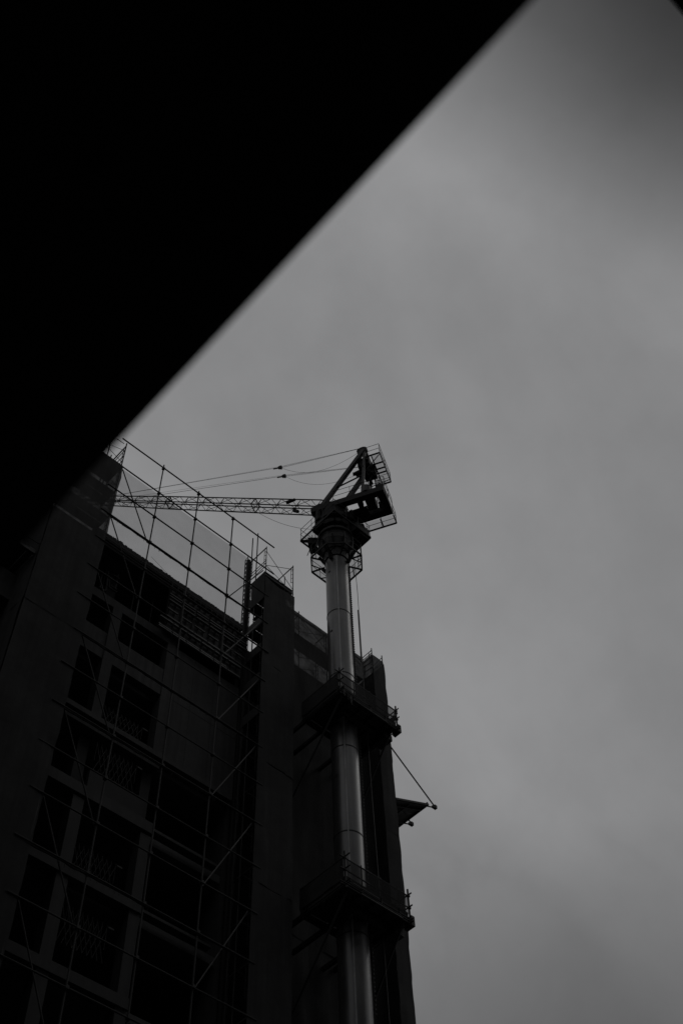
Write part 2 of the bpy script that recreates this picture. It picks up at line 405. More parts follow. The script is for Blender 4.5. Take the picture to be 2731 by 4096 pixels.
# ------------------------------------------------------------------ bare scaffold in front
s = thing('bare_scaffold', (15.4, 24, 0), 'bare tube scaffold grid without netting in front of the concrete frame', 'scaffold')
R_ = .029
rod(s, 'guard_rail', (11.15, 23.95, 46.17), (19.75, 23.95, 46.17), .033, M['rust'])
for k, z in enumerate(ZK):
    x0 = 11.0+.15*random.random()-.1*(k % 2); x1 = 19.45+.25*random.random()
    if k == 0: x0, x1 = 11.45, 19.78
    rod(s, 'ledger', (x0, 23.95, z), (x1, 23.95, z-.06*(k > 0)), .032 if k < 5 else .026, M['rust'] if k < 5 else M['steel'])
for x, top in ((13.39, 46.5), (15.36, 46.42), (17.34, 46.35)):
    rod(s, 'standard', (x, 24.0, 0), (x-.0, 24.0, top), R_, M['steel'])
    for z in ZK+[46.17]:
        block(s, 'coupler', (x-.055, 23.92, z-.05), (x+.055, 24.05, z+.05), M['rust'])
rod(s, 'standard', (11.42, 24.0, 0), (11.42, 24.0, 46.1), R_, M['steel'])
for a, z in ((0, 44.15), (1, 40.51), (2, 36.87), (3, 33.23), (4, 29.59), (5, 25.95), (6, 22.3)):
    x0 = 11.55
    rod(s, 'brace', (x0, 24.06, z), (13.32, 24.06, z-3.64), .025, M['steel'])
for i, z in enumerate((40.46, 36.82, 33.2, 29.55, 25.9, 22.3)):
    rod(s, 'brace', (17.42, 24.07, z), (19.25, 24.07, z+3.6), .024, M['steel_light'])
random.seed(5)
for k in (2, 6, 8, 11):            # nets gathered into rolls along some ledgers
    z = ZK[k]; b_ = MB(); pts = []
    n = 46
    for i in range(n+1):
        x = 11.3+(19.0-11.3)*i/n
        pts.append(Vector((x, 23.98+.02*noise.noise(Vector((x*3, k, 0))), z-.055+.03*noise.noise(Vector((x*2.2, k, 4))))))
    for a_, c_ in zip(pts, pts[1:]): b_.tube(a_, c_, .028+.022*abs(noise.noise(Vector((a_.x*2, k, 9)))), 6)
    for i in range(22):
        x = 11.6+7.2*random.random()
        b_.tube((x, 23.97, z-.05), (x+random.uniform(-.05, .05), 23.97, z-.14-.1*random.random()), .008, 4)
    b_.build('rolled_net', M['rust'], s)
rod(s, 'tie_wire', (13.75, 24.3, 40.2), (15.35, 24.9, 40.6), .006, M['rope'])
net(s, 'sheer_net', Vector((11.52, 24.02, 38)), (1, 0, 0), 6.72, 38.95, 44.12, (0, 1, 0), M['sheer'], amp=.03, edge=.02, label='sheer net that dims the sky between the poles')
# inner row next to the building

# ------------------------------------------------------------------ frames
def frame(par, x, y0, y1, z, m_=None, h=1.82):
    """a walk-through scaffold frame in the y-z plane"""
    m_ = m_ or M['steel']; b_ = MB()
    b_.tube((x, y0, z), (x, y0, z+h), .022, 6); b_.tube((x, y1, z), (x, y1, z+h), .022, 6)
    b_.tube((x, y0, z+h-.06), (x, y1, z+h-.06), .028, 6)
    w_ = .14 if y1 > y0 else -.14
    for y, sg in ((y0, w_), (y1, -w_)):
        b_.tube((x, y+sg, z+h-.08), (x, y+sg, z+h*.35), .014, 5); b_.tube((x, y+sg, z+h*.35), (x, y, z+h*.3), .014, 5)
        for q in (.5, .66, .82): b_.tube((x, y, z+h*q-.03), (x, y+sg, z+h*q+.04), .012, 5)
    b_.build('frame', m_, par)
def lift_row(par, xs, y0, y1, zs, braces=True, deck=True, gap=.04, drop=0):
    for z in zs:
        for x in xs: frame(par, x, y0, y1, z)
        if braces:
            for a, c in zip(xs, xs[1:]):
                rod(par, 'cross_brace', (a, y0-.02, z+.35), (c, y0-.02, z+1.35), .011, M['steel'])
                rod(par, 'cross_brace', (a, y0-.03, z+1.35), (c, y0-.03, z+.35), .011, M['steel'])
                rod(par, 'cross_brace', (a, y1+.02, z+.35), (c, y1+.02, z+1.35), .011, M['steel'])
        if deck:
            nb = 2; wy = (y1-y0-.08)/nb
            for i in range(nb):
                block(par, 'deck_board', (xs[0], y0+.04+wy*i, z-.06-drop), (xs[-1], y0+.04+wy*(i+1)-gap, z-.01-drop), M['board'])

# left netted tower
t = thing('netted_scaffold', (10.3, 24.5, 0), 'scaffold tower wrapped in dark debris net at the far left, bare frame on its top', 'scaffold', 'netted scaffold towers')
lift_row(t, (9.2, 11.43), 24.03, 25.0, [44.15-1.82*k for k in range(0, 14)], drop=.0)
block(t, 'deck_board', (8.4, 24.02, 44.3), (11.5, 25.1, 44.36), M['board'])
rod(t, 'handrail', (9.2, 24.0, 45.85), (11.3, 24.0, 45.95), .016, M['steel'])
rod(t, 'standard', (11.05, 24.85, 43), (11.07, 24.85, 47.2), .026, M['steel'])
rod(t, 'standard', (11.2, 24.9, 43), (11.3, 24.95, 46.2), .026, M['steel'])
for q in range(3): rod(t, 'transom', (11.43, 24.0, 45.6-.45*q), (11.43, 25.0, 45.6-.45*q), .018, M['steel'])
nets(t, Vector((9.14, 23.97, 40)), (1, 0, 0), 2.36, 0, 44.2, (0, -1, 0), M['net_thick'], amp=.05, seed=2.1, edge=.018)
nets(t, Vector((9.12, 30.0, 40)), (0, -1, 0), 6.0, 0, 44.2, (-1, 0, 0), M['net_thick'], amp=.06, seed=4.4, edge=.01)

# side catch fan on the left tower
t = thing('catch_fan', (8.6, 24, 35.9), 'narrow dark boarded walkway on the left side of the leftmost netted tower', 'walkway')
for i in range(4):
    x = 8.0+i*.27
    if i == 2: continue
    MB().box((x, 24.05, 35.86), (x+.24, 31, 35.92)).build('deck_board', M['board'], t)
for y in (24.05, 25.4, 26.9, 28.4, 29.9): MB().box((7.95, y, 35.72), (9.05, y+.1, 35.85)).build('bracket', M['rust'], t)
for z in (36.3, 36.9): rod(t, 'handrail', (7.98, 24.05, z), (7.98, 31, z), .022, M['steel'])
rod(t, 'handrail', (7.98, 24.05, 36.35), (9.1, 24.05, 36.35), .022, M['steel'])
for y in (24.05, 26, 28, 30): rod(t, 'post', (7.98, y, 35.9), (7.98, y, 36.95), .022, M['steel'])

# middle netted tower
t = thing('netted_scaffold', (20.2, 24.5, 0), 'narrow netted scaffold tower left of the crane mast with open braced frames on top', 'scaffold', 'netted scaffold towers')
lift_row(t, (19.37, 20.97), 24.03, 25.15, [44.15-1.82*k for k in range(0, 13)], braces=False)
for z in (44.15, 42.33, 40.5):
    rod(t, 'cross_brace', (19.37, 24.0, z+.35), (20.97, 24.0, z+1.5), .013, M['steel'])
    rod(t, 'cross_brace', (19.37, 24.0, z+1.4), (20.97, 24.0, z-.1), .013, M['steel'])
rod(t, 'cross_brace', (19.37, 23.99, 45.05-.6), (20.97, 23.99, 43.75), .013, M['steel'])
block(t, 'deck_board', (19.3, 23.98, 43.72), (20.9, 25.0, 43.84), M['board'])
rod(t, 'post', (20.47, 24.02, 43.6), (20.47, 24.02, 44.65), .022, M['steel'])
for q in (.5, .85, 1.2): rod(t, 'transom', (19.37, 24.0, 44.2+q*.6), (19.37, 25.2, 44.2+q*.6), .018, M['steel'])
for x, y in ((19.35, 25.06), (19.35, 24.69)):
    rod(t, 'standard', (x, y, 20), (x, y, 47.75), .026, M['steel'])
rod(t, 'drain_pipe', (19.28, 25.19, 20), (19.28, 25.19, 46.0), .10, M['crane'])
# ladder truss against the building edge
for y in (25.33, 25.52): rod(t, 'ladder_rail', (19.35, y, 20), (19.35, y, 46.45), .026, M['steel'])
z = 33.0; i = 0
lb = MB()
while z < 46.3:
    lb.tube((19.35, 25.33, z), (19.35, 25.52, z+.17), .018, 5); lb.tube((19.35, 25.52, z+.17), (19.35, 25.33, z+.34), .018, 5); z += .34
lb.build('ladder_lacing', M['steel'], t)
nets(t, Vector((19.30, 23.96, 40)), (1, 0, 0), 1.70, 0, 43.55, (0, -1, 0), M['net_thick'], amp=.05, seed=7.7, top_sag=.12, edge=.02)
net(t, 'net_sheet', Vector((19.30, 24.85, 40)), (0, -1, 0), .88, 42.1, 43.95, (-1, 0, 0), M['net_thick'], amp=.04, seed=8)
for z in (42.33, 40.51, 38.7, 36.9, 35.0):
    block(t, 'toe_board', (19.33, 24.1, z-.02), (19.37, 25.0, z+.5), M['board'])
bb = MB()
for zz in (42.0, 40.1): 
    for i in range(3): bb.beam((19.6+.1*i, 24.0, zz-.9+.1*i), (21.0, 25.2, zz-.9+.12*i), .05, .05)
bb.build('stair_stringer', M['steel'], t)

# recess scaffold behind the mast
t = thing('recess_scaffold', (24, 26.5, 0), 'see through netted scaffold in the recess behind the crane mast', 'scaffold', 'netted scaffold towers')
xs = (21.4, 23.2, 24.95, 26.75)
for z in (44.75, 42.9): 
    for x in xs: frame(t, x, 26.15, 26.9, z, h=1.5 if z > 44 else 1.85)
    for a, c in zip(xs, xs[1:]):
        rod(t, 'cross_brace', (a, 26.13, z+.2), (c, 26.13, z+1.3), .013, M['steel'])
        rod(t, 'cross_brace', (a, 26.12, z+1.3), (c, 26.12, z+.2), .013, M['steel'])
        rod(t, 'cross_brace', (a, 26.92, z+.2), (c, 26.92, z+1.3), .013, M['steel'])
for z in (44.75, 42.45):
    for i in range(2): block(t, 'deck_board', (21, 26.15+.37*i, z-.06), (27.3, 26.50+.37*i, z), M['board'])
for x in xs: rod(t, 'standard', (x, 26.15, 0), (x, 26.15, 46.5 if x == 23.2 else 46.1), .024, M['steel'])
rod(t, 'handrail', (22.9, 26.3, 46.0), (23.2, 26.1, 46.35), .018, M['steel'])
nets(t, Vector((21.0, 26.08, 40)), (1, 0, 0), 6.3, 0, 46.05, (0, -1, 0), M['net'], amp=.09, seed=11.3, zref=46, edge=.02, h=9)
net(t, 'net_hem', Vector((21.0, 26.06, 40)), (1, 0, 0), 6.3, 45.86, 46.2, (0, -1, 0), M['net_thick'], amp=.02, seed=12, edge=.0)
random.seed(21)
for i in range(6):
    x = 21.3+random.random()*1.6; z = 43.3+random.random()*1.2
    rod(t, 'tie_rope', (x, 26.1, z+1.0), (x+.35, 26.14, z), .008, M['rope'])

# right netted tower
t = thing('netted_scaffold', (27.7, 25.8, 0), 'netted scaffold tower at the right corner of the building, edge against the sky', 'scaffold', 'netted scaffold towers')
lift_row(t, (27.35, 28.03), 25.47, 26.15, [44.1-1.82*k for k in range(0, 13)], braces=False)
for x in (27.33, 28.03): rod(t, 'standard', (x, 25.46, 0), (x, 25.46, 46.42), .026, M['steel'])
rod(t, 'standard', (27.33, 26.1, 0), (27.33, 26.1, 46.35), .024, M['steel'])
for z in (46.28, 46.08): rod(t, 'handrail', (27.33, 25.46, z), (27.33, 26.1, z), .02, M['steel'])
for z in (46.28, 46.05): rod(t, 'handrail', (28.03, 25.46, z), (28.03, 26.1, z-.1), .02, M['steel'])
rod(t, 'post', (27.33, 25.65, 45.8), (27.33, 25.65, 46.3), .016, M['steel'])
for z in (45.5, 45.1, 44.6): rod(t, 'transom', (27.36, 25.5, z), (27.36, 26.15, z+.1), .022, M['steel'])
nets(t, Vector((27.30, 25.41, 40)), (1, 0, 0), .78, 0, 45.9, (0, -1, 0), M['net_thick'], amp=.05, seed=15.5, edge=.045)
nets(t, Vector((27.29, 26.10, 40)), (0, -1, 0), .69, 0, 45.95, (-1, 0, 0), M['net'], amp=.03, seed=17.5, edge=.0, h=9)
nets(t, Vector((28.10, 25.44, 40)), (0, 1, 0), 6.0, 0, 45.85, (1, 0, 0), M['net_thick'], amp=.06, seed=19.5, edge=.02)

# catch fan on the right side
t = thing('protection_fan', (28.3, 25.6, 37.4), 'tilted boarded protection fan sticking out from the right side of the building', 'canopy')
A0, A1 = Vector((28.25, 25.6, 37.34)), Vector((30.36, 25.6, 38.29)); yy = Vector((0, 1, 0))
d = (A1-A0).normalized(); nn = d.cross(yy).normalized()
if nn.z < 0: nn = -nn
k = 0
for j in range(4):
    y0_ = .04+j*.86
    MB().add([A0+yy*y0_, A1+yy*y0_, A1+yy*(y0_+.83), A0+yy*(y0_+.83), A0+yy*y0_+nn*.03, A1+yy*y0_+nn*.03, A1+yy*(y0_+.83)+nn*.03, A0+yy*(y0_+.83)+nn*.03],
             [(3,2,1,0),(4,5,6,7),(0,1,5,4),(1,2,6,5),(2,3,7,6),(3,0,4,7)]).build('panel', M['board'], t)
for y_ in (0, .45, 1.75, 2.6, 3.44): MB().beam(A0+yy*y_-nn*.05, A1+yy*y_-nn*.05, .05, .09, nn).build('rafter', M['rust'], t)
MB().beam(A1+yy*0, A1+yy*3.5, .05, .16, nn).build('edge_beam', M['rust'], t)
MB().beam(A0+yy*0, A0+yy*3.5, .05, .12, nn).build('edge_beam', M['rust'], t)
MB().beam(A0.lerp(A1, .5)-nn*.06, A0.lerp(A1, .5)+yy*3.5-nn*.06, .05, .06, nn).build('purlin', M['rust'], t)
for k, (y_, reach) in enumerate(((.06, .55), (1.5, .5))):
    p = A0+yy*y_-nn*.10; q = A1+yy*y_-nn*.10+d*reach
    rod(t, 'outrigger', p, q, .03, M['steel'])
    block(t, 'coupler', q-Vector((.09, .07, .07)), q+Vector((.05, .07, .1)), M['rust'])
    block(t, 'coupler', q-Vector((.2, .05, .1)), q+Vector((-.1, .05, .02)), M['rust'])
    rod(t, 'stay', q+Vector((-.05, 0, .05)), (28.3, 25.6+y_, 40.5), .033, M['steel'])
random.seed(9)
for i in range(7):
    p = A0.lerp(A1, random.random())+yy*(random.random()*1.9)-nn*.03
    block(t, 'clip', p-Vector((.07, .02, .03)), p+Vector((.07, .02, 0)), M['steel_light'])

# ------------------------------------------------------------------ crane
MX, MY, MR = 23.56, 23.80, .545
E1 = Vector((.4648, -.8854, 0)); E2 = Vector((.8854, .4648, 0))
def W(u, v, z): return Vector((MX, MY, 0))+E1*u+E2*v+Vector((0, 0, z))
c = thing('tower_crane', (MX, MY, 0), 'small luffing crane on a round steel tube mast beside the building', 'crane')
# mast: tube sections with flange seams
seams = [0, 5.0, 9.35, 13.7, 18.05, 22.4, 26.75, 31.07, 35.40, 39.74, 44.05, 48.3]
nseg = 48
for a, e in zip(seams, seams[1:]):
    MB().tube((MX, MY, a+.006), (MX, MY, e-.006), MR, nseg).build('mast_section', M['mast'], c)
for z in seams[1:-1]:
    MB().tube((MX, MY, z-.022), (MX, MY, z+.022), MR+.014, nseg).build('seam_ring', M['crane_mid'], c)
az = math.radians(225.5)
def onmast(a, z, r=0): return Vector((MX+(MR+r)*math.cos(a), MY+(MR+r)*math.sin(a), z))
MB().beam(onmast(az, 0, .012), onmast(az, 48.2, .012), .05, .04, (math.cos(az), math.sin(az), 0)).build('guide_rail', M['rail'], c)
for da in (.06,):
    rod(c, 'conduit', onmast(az+math.pi/2+.12, 4, .02), onmast(az+math.pi/2+.12, 48, .02), .016, M['mast'])
a2 = az+math.radians(88)
MB().beam(onmast(a2, 0, .03), onmast(a2, 48, .03), .05, .06, (math.cos(a2), math.sin(a2), 0)).build('climbing_rack', M['crane_mid'], c)
rb = MB(); z = 24.0
while z < 47.8:
    p = onmast(a2, z, .065); rb.tube(p, p+Vector((0, 0, .06)), .03, 5); z += .16
rb.build('rack_teeth', M['crane_mid'], c)
for z in (47.1, 42.65, 33.9, 29.4, 25.1):
    a3 = az-math.radians(42)
    p = onmast(a3, z, -.1); q = onmast(a3, z, .004)
    b_ = MB().tube(p, q, .075, 14); b_.build('climbing_hole', M['dark_wall'], c)
    b_ = MB().tube(onmast(a3, z, -.02), onmast(a3, z, .012), .085, 14, r2=.085); 
# collar, drum and slewing ring
MB().tube((MX, MY, 48.3), (MX, MY, 48.9), .60, 40).build('mast_collar', M['crane_mid'], c)
MB().tube((MX, MY, 48.9), (MX, MY, 49.5), .66, 40, r2=.86).build('collar_cone', M['crane_mid'], c)
MB().tube((MX, MY, 49.5), (MX, MY, 50.15), .80, 40).build('drum', M['crane_mid'], c)
MB().tube((MX, MY, 50.15), (MX, MY, 50.32), .92, 40).build('drum_flange', M['crane_mid'], c)
MB().tube((MX, MY, 50.32), (MX, MY, 51.3), .72, 40).build('slewing_column', M['crane_mid'], c)
MB().tube((MX, MY, 51.3), (MX, MY, 51.55), .98, 40).build('slewing_ring', M['crane'], c)
MB().tube((MX, MY, 51.55), (MX, MY, 52.2), .85, 40).build('turntable', M['crane'], c)
for i in range(10):
    a = 2*math.pi*i/10
    p = Vector((MX+.66*math.cos(a), MY+.66*math.sin(a), 48.75)); q = Vector((MX+.95*math.cos(a), MY+.95*math.sin(a), 49.5))
    MB().beam(p, q, .05, .14).build('gusset', M['crane'], c)
for a, r_ in ((200, .18), (215, .16), (236, .16), (258, .2)):
    a = math.radians(a); p = Vector((MX+.75*math.cos(a), MY+.75*math.sin(a), 50.75))
    MB().tube(p, p+Vector((math.cos(a), math.sin(a), 0))*.22, r_, 14).build('slew_motor', M['crane'], c)
MB().box((MX-1.05, MY-.2, 50.6), (MX-.7, MY+.55, 51.05)).build('gearbox', M['crane'], c)
MB().box((MX+.55, MY-.8, 50.5), (MX+.9, MY-.4, 50.9)).build('gearbox', M['crane'], c)

def poly_platform(name, pts, z, rail, inner, mid=True, seg_every=.65, mesh=True, n_inner=24):
    """platform ring with outer frame, joists to the mast, grating and railing; sub-parts under one part"""
    b_ = MB(); n = len(pts)
    for i in range(n):
        p = Vector((*pts[i], z)); q = Vector((*pts[(i+1) % n], z)); b_.beam(p, q, .05, .11)
    fr = b_.build(name, M['crane'], c)
    for i in range(n):
        p = Vector((*pts[i], z)); ce = Vector((MX, MY, z)); dd = (ce-p).normalized()
        MB().beam(p, ce-dd*inner, .05, .09).build('joist', M['crane'], fr)
    rr = MB()
    for i in range(n):
        p = Vector((*pts[i], z)); q = Vector((*pts[(i+1) % n], z)); Lg = (q-p).length
        m_ = max(1, round(Lg/seg_every))
        for k_ in range(m_+0):
            x = p.lerp(q, k_/m_ + (.04/Lg if k_ == 0 else 0)); rr.tube(x, x+Vector((0, 0, rail)), .014, 5)
        for h in (rail, rail*.55): rr.tube(p+Vector((0, 0, h)), q+Vector((0, 0, h)), .014, 5)
    rr.build('railing', M['crane_mid'], fr)
    gb = MB(); a_in = []
    m_ = n_inner
    for i in range(m_): a_in.append(Vector((MX+inner*math.cos(2*math.pi*i/m_), MY+inner*math.sin(2*math.pi*i/m_), z+.03)))
    outp = []
    for i in range(m_):                        # ray from centre to the outer polygon
        dd = Vector((math.cos(2*math.pi*i/m_), math.sin(2*math.pi*i/m_)))
        best = 9
        for k_ in range(n):
            p = Vector(pts[k_])-Vector((MX, MY)); q = Vector(pts[(k_+1) % n])-Vector((MX, MY)); e = q-p
            den = dd.x*e.y-dd.y*e.x
            if abs(den) < 1e-9: continue
            t_ = (p.x*e.y-p.y*e.x)/den; s_ = (p.x*dd.y-p.y*dd.x)/den
            if t_ > 0 and -1e-6 <= s_ <= 1+1e-6: best = min(best, t_)
        outp.append(Vector((MX+dd.x*best, MY+dd.y*best, z+.03)))
    gb.add(a_in+outp, [(i, (i+1) % m_, (i+1) % m_+m_, i+m_) for i in range(m_)])
    gb.build('grating', M['mesh'], fr)
    return fr
h8, k8 = 1.17, .56
oct_pts = [(MX+a, MY+e) for a, e in ((-h8, -k8), (-k8, -h8), (k8, -h8), (h8, -k8), (h8, k8), (k8, h8), (-k8, h8), (-h8, k8))]
op = poly_platform('octagonal_platform', oct_pts, 48.3, 1.0, .62, n_inner=32)
# diagonal struts from the octagon frame
for i in range(8):
    x, y = oct_pts[i]; x2, y2 = oct_pts[(i+1) % 8]
    mx_, my_ = (x+x2)/2, (y+y2)/2
    dd = Vector((MX-x, MY-y, 0)).normalized()
    MB().beam((mx_, my_, 48.28), Vector((x, y, 48.28))+dd*.5, .035, .05).build('strut', M['crane'], op)
for a in (20, 110, 200, 290):
    a = math.radians(a); p = Vector((MX+.6*math.cos(a), MY+.6*math.sin(a), 48.0))
    MB().tube(p, p+Vector((math.cos(a), math.sin(a), 0))*.16+Vector((0, 0, .35)), .09, 10).build('locking_ram', M['crane'], c)
hs = 1.24
sq = [(MX-hs, MY-hs), (MX+hs, MY-hs), (MX+hs, MY+hs), (MX-hs, MY+hs)]
sp_ = poly_platform('square_platform', sq, 50.4, 1.0, .9, seg_every=.85)
for (x, y), (x2, y2) in (((MX-hs, MY+hs), (MX-.5, MY+.7)), ((MX-hs, MY+.3), (MX-.8, MY+.2)), ((MX+hs, MY-.3), (MX+.8, MY-.2))):
    MB().beam((x, y, 50.38), (x2, y2, 50.38), .07, .12).build('joist', M['crane'], sp_)
# cabin like box hanging on the left arm and panel on the right arm
MB().prism([(MX-1.15, MY+.80), (MX-.80, MY+.48), (MX-.46, MY+.84), (MX-.54, MY+1.18), (MX-.66, MY+1.18)], 49.8, 50.3).build('switch_cabinet', M['crane'], c)
MB().box((MX+.35, MY-1.2, 50.5), (MX+1.2, MY-.75, 51.0)).build('control_box', M['crane_mid'], c)
MB().box((MX+.55, MY-1.18, 50.2), (MX+1.2, MY+.2, 50.36)).build('tool_tray', M['crane'], c)
# ladder between the platforms
for o_ in (0, .3):
    rod(c, 'ladder_rail', (MX+.95+o_*.3, MY-.75+o_, 48.3), (MX+.95+o_*.3, MY-.75+o_, 51.3), .016, M['crane'])
for i in range(9):
    z = 48.45+.3*i; rod(c, 'rung', (MX+.95, MY-.75, z), (MX+1.04, MY-.45, z), .012, M['crane'])
for a, e in (((-.95, .45), (-.8, .85)),):
    for i in range(2):
        x, y = (MX+(a, e)[i][0], MY+(a, e)[i][1]); rod(c, 'ladder_rail', (x, y, 48.3), (x, y, 50.9), .016, M['crane'])
for x, y in ((-1.05, .3), (-1.0, 1.0), (1.1, .2), (.9, .9)):
    rod(c, 'cable_loop', (MX+x, MY+y, 49.1), (MX+x*.8, MY+y*.8, 50.3), .02, M['rope'])

# rotating deck (u to the street, v to the right)
DZ = 52.2
def ubox(u0, u1, v0, v1, z0, z1):
    return MB().add([W(u0, v0, z0), W(u1, v0, z0), W(u1, v1, z0), W(u0, v1, z0), W(u0, v0, z1), W(u1, v0, z1), W(u1, v1, z1), W(u0, v1, z1)],
                    [(3,2,1,0),(4,5,6,7),(0,1,5,4),(1,2,6,5),(2,3,7,6),(3,0,4,7)])
dk_ = ubox(-1.0, 1.25, -.83, -.52, DZ, DZ+.42).build('deck_girder', M['crane'], c)
ubox(-1.0, 1.25, .38, .73, DZ, DZ+.42).build('deck_girder', M['crane'], c)
ubox(1.25, 2.9, -.84, -.52, DZ, DZ+.42).build('deck_girder', M['crane'], c)
ubox(1.25, 2.9, .38, .74, DZ, DZ+.42).build('deck_girder', M['crane'], c)
ubox(2.5, 2.92, -.515, .375, DZ+.002, DZ+.40).build('tail_beam', M['crane'], c)
ubox(1.4, 1.64, -.515, -.155, DZ+.002, DZ+.40).build('cross_beam', M['crane'], c)
ubox(-.95, -.55, -.515, .375, DZ+.002, DZ+.40).build('cross_beam', M['crane'], c)
ubox(.3, .78, -.515, -.155, DZ+.002, DZ+.40).build('cross_beam', M['crane'], c)
ubox(.3, 1.79, -.15, .375, DZ+.01, DZ+.10).build('deck_plate', M['crane'], c)
ubox(1.8, 2.28, -.46, .18, DZ+.05, DZ+.6).build('winch_box', M['crane'], c)
MB().tube(W(2.5, -.1, DZ+.1), W(2.5, .3, DZ+.1), .12, 16).build('winch_drum', M['crane_mid'], c)
MB().tube(W(1.95, -.62, DZ+.42), W(1.95, -.62, DZ+1.0), .27, 18, r2=.24).build('motor', M['crane_mid'], c)
MB().tube(W(1.95, -.62, DZ+1.0), W(1.95, -.62, DZ+1.07), .20, 18, r2=.1).build('motor_cap', M['crane'], c)
ubox(2.52, 2.9, -.75, .1, DZ+.43, DZ+.75).build('counterweight', M['crane'], c)
# walkway with grating on the right side of the deck
wk = MB()
for p, q in ((W(1.26, 1.33, DZ), W(2.9, 1.33, DZ)), (W(2.9, .8, DZ), W(2.9, 1.33, DZ)), (W(1.26, .8, DZ), W(1.26, 1.33, DZ)), (W(2.2, .8, DZ), W(2.2, 1.33, DZ)), (W(.6, 1.33, DZ-.02), W(1.3, 1.33, DZ-.02)), (W(.6, .8, DZ), W(.6, 1.33, DZ))):
    wk.beam(p, q, .06, .08)
wk = wk.build('side_walkway', M['crane'], c)
MB().add([W(.6, .8, DZ+.04), W(2.9, .8, DZ+.04), W(2.9, 1.33, DZ+.04), W(.6, 1.33, DZ+.04)], [(0,1,2,3)]).build('grating', M['mesh'], wk)
ubox(.2, 1.25, .8, 1.3, DZ-.02, DZ+.1).build('step_plate', M['crane'], wk)
def rails(par, pts, h, step=.8, r=.014):
    b_ = MB()
    for p, q in zip(pts, pts[1:]):
        n = max(1, round((q-p).length/step))
        for k_ in range(n+1): x = p.lerp(q, k_/n); b_.tube(x, x+Vector((0, 0, h)), r, 5)
        for f_ in (1, .52): b_.tube(p+Vector((0, 0, h*f_)), q+Vector((0, 0, h*f_)), r, 5)
    return b_.build('railing', M['crane'], par)
rails(wk, [W(1.3, 1.33, DZ), W(2.9, 1.33, DZ), W(2.9, .75, DZ)], .95)
rails(wk, [W(2.92, .7, DZ+.4), W(2.95, -.78, DZ+.4), W(.2, -.8, DZ+.4)], .95)
rails(wk, [W(-.9, .78, DZ+.4), W(1.2, .8, DZ+.4)], .9)
# A-frame
AT = 57.1
for v in (-.6, .6):
    MB().beam(W(-.55, v, DZ+.45), W(1.98, v*.92, AT), .2, .22, E2).build('front_leg', M['crane_mid'], c)
    MB().beam(W(1.72, v, DZ+.42), W(2.04, v*.92, AT), .13, .15, E2).build('rear_leg', M['crane_mid'], c)
    MB().tube(W(1.9, v*1.05, AT+.02), W(1.9, v*.75, AT+.02), .3, 20).build('head_sheave', M['crane'], c)
    MB().beam(W(.4, v, 54.15), W(1.86, v, 54.6), .06, .06).build('tie_bar', M['crane'], c)
    MB().tube(W(-.6, v-.15, DZ+.5), W(-.6, v+.15, DZ+.5), .2, 14).build('leg_pin', M['crane'], c)
MB().beam(W(1.98, -.62, AT), W(1.98, .62, AT), .3, .32).build('head_beam', M['crane'], c)
MB().beam(W(2.02, -.6, AT-.85), W(2.02, .6, AT-.85), .2, .26).build('head_crossbeam', M['crane'], c)
MB().beam(W(1.85, -.66, AT-1.7), W(2.0, .6, AT-1.7), .12, .14).build('head_crossbeam', M['crane'], c)
ubox(1.55, 2.2, -.45, -.1, AT-1.25, AT-.55).build('rope_guide', M['crane'], c)
ubox(1.7, 2.35, .1, .5, AT-1.5, AT-.7).build('rope_guide', M['crane'], c)
MB().tube(W(1.15, -.05, AT-1.2), W(2.0, .2, AT-1.1), .1, 10).build('spot_lamp', M['crane'], c)
MB().tube(W(1.2, .3, AT-.75), W(1.75, .3, AT-.6), .17, 12).build('hoist_sheave', M['crane'], c)
rod(c, 'stay_rod', W(1.6, -.5, AT-2.4), W(1.95, -.55, DZ+1.0), .02, M['crane'])
rod(c, 'stay_rod', W(1.9, .2, AT-1.6), W(1.85, .2, DZ+.6), .025, M['crane'])
rod(c, 'stay_rod', W(2.2, .45, AT-1.6), W(2.3, .45, DZ+.5), .02, M['crane'])
random.seed(77)
for i in range(16):                        # hoses, chains and brackets bunched at the head
    u_ = 1.85+.4*random.random(); v_ = -.4+1.0*random.random(); z_ = AT-.4-1.6*random.random()
    rod(c, 'hose', W(u_, v_, z_), W(u_+random.uniform(-.15, .2), v_+random.uniform(-.2, .2), z_-.3-.5*random.random()), .012+.018*random.random(), M['crane'])
for i in range(7):
    u_ = 1.85+.35*random.random(); v_ = -.3+.8*random.random(); z_ = AT-.5-1.3*random.random()
    MB().beam(W(u_, v_, z_), W(u_+.18, v_+.1, z_+.05), .12, .14).build('bracket', M['crane'], c)
for v_ in (.45, .7, .95):
    rod(c, 'hose', W(2.3, v_, AT-.9), W(2.35, v_+.03, DZ+.5), .012, M['rope'])
